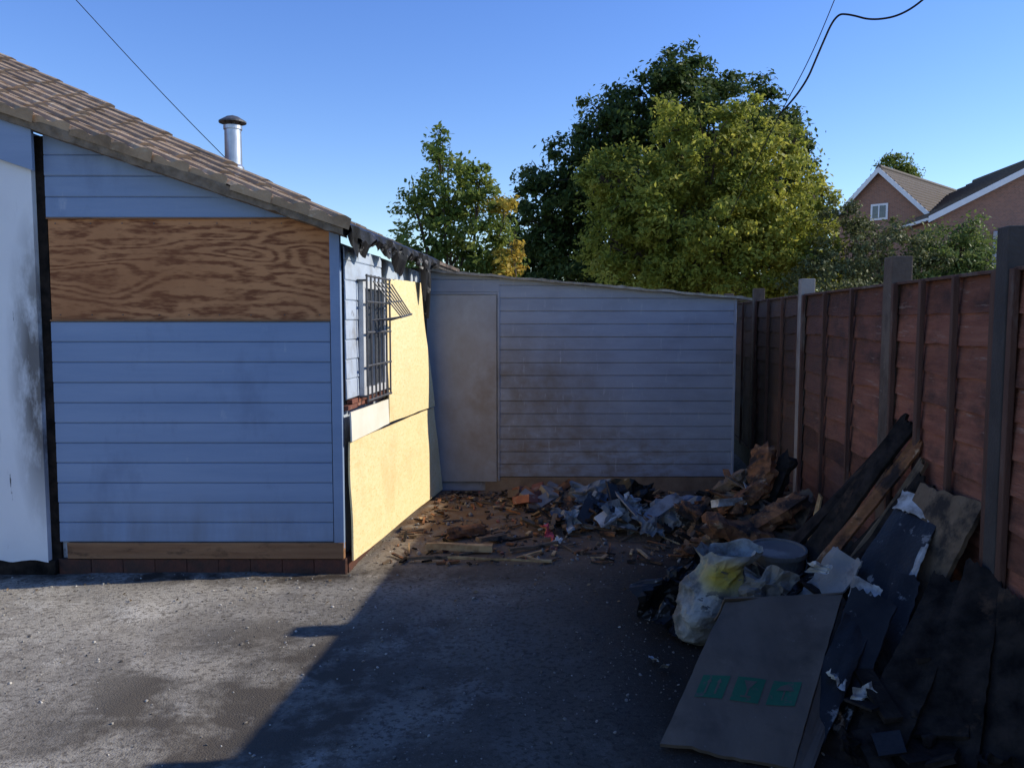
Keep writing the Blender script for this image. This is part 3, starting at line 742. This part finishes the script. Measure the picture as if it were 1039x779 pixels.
for (p,s,m_,a,b) in(((1.16,3.95,.26),.12,0,.3,.9),((1.22,3.80,.32),.11,0,-.5,1.0),((.86,4.3,.12),.15,1,.2,1.0),((1.0,4.4,.16),.14,1,.9,1.1),((1.2,4.15,.20),.13,1,-.3,.9),((.84,4.1,.08),.12,1,.9,.7)):
    crumple(mb,p,s,tiltM(a,b),m_,12,.5)
mb.obj('crumpled_bag',[bagm,M_black],smooth=False)
mb=MB()
lathe(mb,[(.0,.0),(.115,.0),(.12,.02),(.142,.30),(.152,.30),(.152,.325),(.142,.328),(.138,.325),(.135,.318),(.06,.312),(0,.312)],(0,0,0),36)
tube(mb,[(.15*math.cos(a),.15*math.sin(a),.29-.07*abs(math.sin(a))) for a in [math.pi+ math.pi*k/14 for k in range(15)]],[.004]*15,6)
bk=mb.obj('plastic_bucket',[M_bucket]); bk.location=(1.42,4.30,.07); bk.rotation_euler=(.08,-.05,.3)

def lying(name,p,L,w,h,ang,m,log=False,tilt=.0):
    mb=MB()
    if log: chunk(mb,(0,0,0),(L/2,w,w*.9),Matrix.Identity(3),0,10,12,.8)
    else: slab(mb,[(-L/2,-w/2,0),(L/2,-w/2,0),(L/2,w/2,0),(-L/2,w/2,0)],h,0,12,3,.06,.012,R.uniform(0,9))
    o=mb.obj(name,[m]); o.location=p; o.rotation_euler=(0,tilt,ang)
lying('timber_offcut',(-.36,5.55,.04),.48,.055,.045,-.05,M_tim)
lying('timber_log',(-.33,5.9,.06),.30,.05,0,.5,M_orange,True)
lying('timber_offcut',(-.55,5.35,.025),.30,.03,.02,.15,M_brown)
lying('timber_offcut',(-.1,5.32,.02),.75,.012,.012,-.12,M_tim)
lying('timber_offcut',(.15,5.6,.03),.40,.03,.02,.5,M_brown)
lying('timber_offcut',(-.15,5.75,.05),.30,.06,.03,.9,M_brown,False,.1)
lying('leaning_slat',(1.86,5.0,.26),.55,.04,.012,.2,M_tim,False,-1.35)
mb=MB()
for _ in range(900):
    x=R.uniform(-.85,1.5); y=R.uniform(5.25,7.5)
    if R.random()<.3: y=R.uniform(7.0,7.5)
    if x< -.98+.1*(y-5.1)+.1: continue
    z=gh(x,y)+.008; q=R.random()
    if q<.50: rock(mb,(x,y,z),[R.uniform(.006,.026) for _ in range(3)],R.choice([3,6,0,10,7,10,10]))
    elif q<.94: plank(mb,(x,y,z+.008),(R.uniform(.02,.10),R.uniform(.003,.014),R.uniform(.003,.007)),Matrix.Rotation(R.uniform(0,6.3),3,'Z')@Matrix.Rotation(R.uniform(-.2,.2),3,'Y'),R.choice([5,3,7,4,7]))
    else: shard(mb,(x,y,z+.01),R.uniform(.02,.045),rot(),R.choice([0,7,7,4,3]),.004)
for _ in range(20):
    brick(mb,(R.uniform(-.05,.6),R.uniform(6.9,7.35),R.uniform(.04,.09)),rot(),R.choice([6,3,0,7]))
mb.obj('scattered_rubble',DM)

# ------------------------------------------------------------------ trees
def tree(name,base,lobes,nleaf,ls,ml,seed,trunk_r=.2,clr=(.14,.38),per=70,inner=.30):
    rs=np.random.RandomState(seed); rr=random.Random(seed)
    e=empty(name,base); lob=np.array(lobes,float)
    w=lob[:,3]*lob[:,5]; w=w/w.sum()
    nc=max(1,nleaf//per)
    li=rs.choice(len(lob),nc,p=w)
    d=rs.normal(size=(nc,3)); d/=np.linalg.norm(d,axis=1)[:,None]
    r=rs.uniform(inner,1.0,nc)**.5; r+= (rs.rand(nc)<.20)*rs.uniform(.0,.28,nc)
    cc=lob[li,:3]+d*r[:,None]*lob[li,3:6]
    cr=rs.uniform(*clr,nc)
    L=np.repeat(np.arange(nc),per)
    off=rs.normal(size=(len(L),3))*.55; off*=cr[L][:,None]; off[:,2]*=.7
    c=cc[L]+off
    nrm=d[L]*.6+rs.normal(size=(len(L),3))*.7+np.array([0,0,.5]); nrm/=np.linalg.norm(nrm,axis=1)[:,None]
    t=np.cross(nrm,rs.normal(size=(len(L),3))); t/=np.linalg.norm(t,axis=1)[:,None]+1e-9
    b=np.cross(nrm,t); s=(ls*rs.uniform(.6,1.35,len(L)))[:,None]
    V=np.stack([c-t*s,c-b*s*.5+nrm*s*.12,c+t*s,c+b*s*.5+nrm*s*.12],1).reshape(-1,3)
    me=bpy.data.meshes.new('crown'); n=len(L)
    me.vertices.add(n*4); me.vertices.foreach_set('co',V.ravel())
    me.loops.add(n*4); me.loops.foreach_set('vertex_index',np.arange(n*4,dtype=np.int32))
    me.polygons.add(n); me.polygons.foreach_set('loop_start',np.arange(0,n*4,4,dtype=np.int32)); me.polygons.foreach_set('loop_total',np.full(n,4,dtype=np.int32))
    me.materials.append(ml); me.update(calc_edges=True); me.validate()
    ob=bpy.data.objects.new('crown',me); scene.collection.objects.link(ob); ob.parent=e; ob.matrix_parent_inverse=Matrix.Translation(e.location).inverted()
    mb=MB(); bs=Vector(base); top=Vector(lob[:,:3].mean(0))
    fork=bs.lerp(top,.45)+Vector((rr.uniform(-.1,.1),0,0))
    tube(mb,[bs+Vector((0,0,-.1)),bs.lerp(fork,.3),bs.lerp(fork,.7)+Vector((.05,0,0)),fork],[trunk_r*1.3,trunk_r,trunk_r*.85,trunk_r*.7],10)
    for l in lob:
        q=Vector(l[:3]); md=fork.lerp(q,.5)+Vector((rr.uniform(-.2,.2),rr.uniform(-.2,.2),.15))
        tube(mb,[fork,md,q],[trunk_r*.5,trunk_r*.3,trunk_r*.12],7)
        for _ in range(5):
            dd=Vector([rr.gauss(0,1) for _ in range(3)]).normalized(); ee=q+Vector((dd.x*l[3],dd.y*l[4],dd.z*l[5]))*.85
            tube(mb,[md.lerp(q,rr.random()),q.lerp(ee,.5)+Vector((0,0,.1)),ee],[trunk_r*.14,trunk_r*.09,trunk_r*.03],5)
    mb.obj('trunk_and_limbs',[M_bark],e)
    return e
ML_dark=mat_leaf('dark_green_leaves',(.035,.060,.016),(.072,.112,.026),(.13,.16,.04),1.2,.35)
ML_mid =mat_leaf('yellow_green_leaves',(.15,.185,.03),(.33,.35,.055),(.50,.46,.09),1.6,.5)
ML_left=mat_leaf('small_tree_leaves',(.09,.145,.03),(.17,.225,.045),(.27,.29,.065),1.3,.45)
ML_aut =mat_leaf('turning_leaves',(.28,.26,.04),(.50,.36,.055),(.57,.38,.07),2,.45)
ML_hedge=mat_leaf('shrub_leaves',(.07,.09,.035),(.14,.155,.06),(.22,.23,.10),1.5,.3)
tree('deciduous_tree',(3.2,18.2,0),[
 (3.3,18,6.1,1.2,1.2,1.0),(2.2,18,5.7,.9,1.0,.9),(4.6,18,5.9,1.15,1.2,1.0),(5.6,18,5.1,.9,1,1.1),(1.6,18,4.5,1.2,1.2,1.2),
 (.7,18.3,3.9,.8,1,1.1),(3.0,18.2,4.8,1.8,1.3,1.6),(4.2,18.2,3.4,2.6,1.3,1.5),(.9,18.3,2.9,1.1,1,1.2),(3.5,18,6.9,.6,.7,.5),(6.2,18,4.2,.6,.8,.8),(1.3,18,2.3,1.6,1,.8)],
 95000,.06,ML_dark,1,.26,(.10,.30))
tree('deciduous_tree',(3.6,15.2,0),[
 (2.3,15,3.8,.9,1.0,.9),(3.5,15,4.5,1.0,1.1,.9),(4.6,15,3.9,1.0,1.1,1.05),(3.3,14.8,3.2,1.5,1.1,1.2),(4.9,14.9,2.9,1.0,1.0,1.0),
 (2.6,14.9,2.6,1.1,1.0,.9),(3.9,14.9,2.5,1.6,1.0,.9),(5.4,15,2.2,.8,.8,.6),(1.8,15.1,3.1,.6,.7,.8),(4.1,15,5.1,.4,.5,.5),(1.6,15,4.2,.35,.4,.45),(5.5,15,3.7,.35,.4,.5),(2.9,15,5.1,.35,.4,.4),(5.0,15,4.8,.3,.3,.35)],
 72000,.047,ML_mid,2,.2,(.08,.24))
tree('deciduous_tree',(-.9,13.2,0),[
 (-1.0,13,3.75,.5,.5,.7),(-1.40,13,3.0,.45,.5,.5),(-.6,13,3.0,.55,.5,.7),(-1.1,13,2.4,.75,.5,.5),(-.3,13,2.5,.4,.4,.45),(-1.15,13,4.3,.18,.2,.3),(-1.55,13,3.5,.2,.2,.25),(-.5,13,3.8,.2,.2,.3)],
 11500,.045,ML_left,3,.07,(.07,.20),50)
tree('deciduous_tree',(-.15,13.1,0),[(-.12,12.8,3.25,.16,.2,.3),(.02,12.8,2.75,.20,.2,.3),(-.15,12.8,2.4,.3,.3,.3)],1300,.045,ML_aut,4,.04,(.07,.16),50)
tree('garden_shrub',(5.9,14,0),[(5.6,14,2.9,.6,.6,.7),(6.3,14,2.7,.7,.6,.6),(5.2,13.6,2.1,.7,.6,.7),(6.6,14,2.1,.9,.6,.7)],17000,.035,ML_hedge,5,.06,(.08,.22))
tree('garden_shrub',(7.8,14.5,0),[(7.6,14.3,2.7,.7,.6,.6),(8.3,14.5,2.5,.7,.6,.6),(7.2,14.2,2.2,.8,.6,.7),(8.7,14.2,1.9,.8,.6,.7),(7.9,14.3,3.1,.25,.3,.4)],18000,.035,mat_leaf('shrub_leaves_green',(.06,.10,.03),(.125,.18,.045),(.21,.25,.07)),6,.06,(.08,.22))
tree('garden_tree',(26.6,58,0),[(26.6,58,12.3,.9,.8,.9),(27.3,58,11.5,1.1,.9,.9)],3500,.12,ML_left,9,.1,(.3,.6))

# ------------------------------------------------------------------ brick house beyond
def brickmat():
    m=bpy.data.materials.new('house_brick'); m.use_nodes=True; nt=m.node_tree; N=nt.nodes; L=nt.links; b=N['Principled BSDF']
    tc=N.new('ShaderNodeTexCoord'); mp=N.new('ShaderNodeMapping'); mp.inputs['Rotation'].default_value=(math.pi/2,0,0)
    L.new(tc.outputs['Object'],mp.inputs['Vector'])
    br=N.new('ShaderNodeTexBrick'); br.inputs['Scale'].default_value=4.4; br.inputs['Color1'].default_value=(.34,.16,.10,1); br.inputs['Color2'].default_value=(.24,.12,.08,1)
    br.inputs['Mortar'].default_value=(.34,.29,.25,1); br.inputs['Mortar Size'].default_value=.012
    L.new(mp.outputs[0],br.inputs['Vector']); L.new(br.outputs['Color'],b.inputs['Base Color']); b.inputs['Roughness'].default_value=.9
    return m
MBk=brickmat(); M_htile=mat('grey_brown_house_tile',(.09,.074,.06),(.135,.11,.09),scale=4,bump=.6,bscale=14,stretch=(1,1,3))
M_fas=mat('white_fascia',(.80,.80,.80),(.74,.74,.74),bump=0,rough=.5)
M_wall2=mat('pale_painted_wall',(.62,.65,.68),(.56,.59,.63),bump=.1)
bh=empty('brick_house',(22,42,0))
def gable_house(prefix,O,ang,w,L,ez,pz,ov=.3):
    M=Matrix.Translation(Vector(O))@Matrix.Rotation(ang,4,'Z'); T=lambda x,y,z: M@Vector((x,y,z))
    h=w/2; mb=MB()
    mb.add([T(-h,0,0),T(h,0,0),T(h,0,ez),T(0,0,pz),T(-h,0,ez),T(-h,L,0),T(h,L,0),T(h,L,ez),T(0,L,pz),T(-h,L,ez)],
           [(0,1,2,3,4),(6,5,9,8,7),(0,4,9,5),(1,6,7,2)])
    mb.obj(prefix+'_walls',[MBk],bh)
    sl=(pz-ez)/h; mb=MB()
    for s in(-1,1):
        ex=s*(h+ov); zz=ez-sl*ov
        nC=13
        for k in range(nC):
            u0=k/nC; u1=(k+1)/nC
            x0=ex*(1-u0); x1=ex*(1-u1); za=zz+(pz-zz)*u0+.14; zb_=zz+(pz-zz)*u1+.06
            mb.add([T(x0,-ov,za),T(x0,L+ov,za),T(x1,L+ov,zb_),T(x1,-ov,zb_),T(x0,-ov,za-.14),T(x0,L+ov,za-.14),T(x1,-ov,zb_-.12),T(x1,L+ov,zb_-.12)],
                   [(0,1,2,3),(0,4,5,1),(0,3,6,4),(1,5,7,2)])
    tube(mb,[T(0,-ov,pz+.08),T(0,L+ov,pz+.08)],[.13,.13],8)
    mb.obj(prefix+'_roof',[M_htile],bh)
    mb=MB()
    for s in(-1,1):
        ex=s*(h+ov); zz=ez-sl*ov
        mb.box8([T(ex,-ov-.04,zz-.20),T(0,-ov-.04,pz-.20),T(0,-ov+.0,pz-.20),T(ex,-ov,zz-.20),T(ex,-ov-.04,zz+.08),T(0,-ov-.04,pz+.08),T(0,-ov,pz+.08),T(ex,-ov,zz+.08)])
        mb.box8([T(ex,-ov,zz-.12),T(ex+s*.08,-ov,zz-.12),T(ex+s*.08,L+ov,zz-.12),T(ex,L+ov,zz-.12),T(ex,-ov,zz),T(ex+s*.08,-ov,zz),T(ex+s*.08,L+ov,zz),T(ex,L+ov,zz)])
    mb.obj(prefix+'_fascia',[M_fas],bh)
    return T
T=gable_house('side_wing',(18.4,41.5,0),-.80,4.8,12,6.7,9.1)
def win(mb,T,x,z0,z1,w):
    mb.box8([T(x-w,-.06,z0),T(x+w,-.06,z0),T(x+w,.02,z0),T(x-w,.02,z0),T(x-w,-.06,z1),T(x+w,-.06,z1),T(x+w,.02,z1),T(x-w,.02,z1)],0)
    mb.box8([T(x-w+.1,-.08,z0+.1),T(x+w-.1,-.08,z0+.1),T(x+w-.1,-.05,z0+.1),T(x-w+.1,-.05,z0+.1),T(x-w+.1,-.08,z1-.1),T(x+w-.1,-.08,z1-.1),T(x+w-.1,-.05,z1-.1),T(x-w+.1,-.05,z1-.1)],1)
    mb.box8([T(x-.03,-.1,z0+.1),T(x+.03,-.1,z0+.1),T(x+.03,-.075,z0+.1),T(x-.03,-.075,z0+.1),T(x-.03,-.1,z1-.1),T(x+.03,-.1,z1-.1),T(x+.03,-.075,z1-.1),T(x-.03,-.075,z1-.1)],0)
mb=MB(); win(mb,T,0,6.6,7.4,.42); mb.obj('gable_window',[M_fas,M_glass],bh)
T=gable_house('main_gable',(24.6,37,0),-.12,11.0,9,6.35,9.2)
mb=MB()
mb.box8([T(-2.9,-3,0),T(3,-3,0),T(3,.0,0),T(-2.9,0,0),T(-2.9,-3,4.9),T(3,-3,4.9),T(3,-.02,5.6),T(-2.9,-.02,5.6)],0)
mb.obj('pale_front_extension',[M_wall2],bh)
mb=MB(); win(mb,T,.2,6.4,7.6,.6); win(mb,T,2.6,6.4,7.6,.6); mb.obj('upper_windows',[M_fas,M_glass],bh)

# ------------------------------------------------------------------ cables
def cable(name,pts,r):
    cu=bpy.data.curves.new(name,'CURVE'); cu.dimensions='3D'; cu.bevel_depth=r; cu.bevel_resolution=2
    sp=cu.splines.new('NURBS'); sp.points.add(len(pts)-1)
    for p,q in zip(sp.points,pts): p.co=(*q,1)
    sp.use_endpoint_u=True; sp.order_u=3; cu.materials.append(M_wire)
    o=bpy.data.objects.new(name,cu); scene.collection.objects.link(o); return o
cable('overhead_cable',[(-6.6,9.3,7.1),(-4.95,9.3,5.28),(-3.9,9.3,4.12),(-3.0,9.3,3.2),(-2.7,9.3,2.9)],.0045)
cable('overhead_cable',[(5.0,9,5.9),(4.55,9,5.15),(4.2,9,4.85),(3.85,9,4.78),(3.6,9,4.85),(3.45,9,4.85),(3.3,9,4.5),(3.12,9,4.05),(3.0,9.4,3.9)],.011)
cable('overhead_cable',[(3.7,9,5.7),(3.40,9,4.9),(3.15,9,4.3),(3.0,9.4,3.9),(2.9,11,3.0)],.005)

# ------------------------------------------------------------------ light, world, camera
D=Vector((-3.24,-.48,-1.95)).normalized()
sun=bpy.data.lights.new('sun','SUN'); sun.energy=5.0; sun.angle=math.radians(.5); sun.color=(1,.93,.79)
so=bpy.data.objects.new('sun',sun); scene.collection.objects.link(so); so.rotation_euler=D.to_track_quat('-Z','Y').to_euler(); so.location=(20,5,15)
w=bpy.data.worlds.new('World'); scene.world=w; w.use_nodes=True
nt=w.node_tree; bg=nt.nodes['Background']; sky=nt.nodes.new('ShaderNodeTexSky'); sky.sky_type='NISHITA'; sky.sun_disc=False
sky.sun_elevation=math.asin(-D.z); sky.sun_rotation=math.atan2(-D.x,-D.y)
sky.air_density=1.15; sky.dust_density=.0; sky.ozone_density=4.5
hs=nt.nodes.new('ShaderNodeHueSaturation'); hs.inputs['Hue'].default_value=.519; hs.inputs['Saturation'].default_value=1.19; hs.inputs['Value'].default_value=1.34
nt.links.new(sky.outputs[0],hs.inputs['Color']); nt.links.new(hs.outputs[0],bg.inputs[0]); bg.inputs[1].default_value=.15
cam=bpy.data.cameras.new('camera'); cam.sensor_width=36; cam.lens=28.76; cam.clip_end=2000
co=bpy.data.objects.new('camera',cam); scene.collection.objects.link(co); co.location=(0,0,1.6)
co.rotation_euler=(math.radians(90-4.45),0,0); scene.camera=co
scene.view_settings.view_transform='Standard'; scene.view_settings.look='None'; scene.view_settings.exposure=0
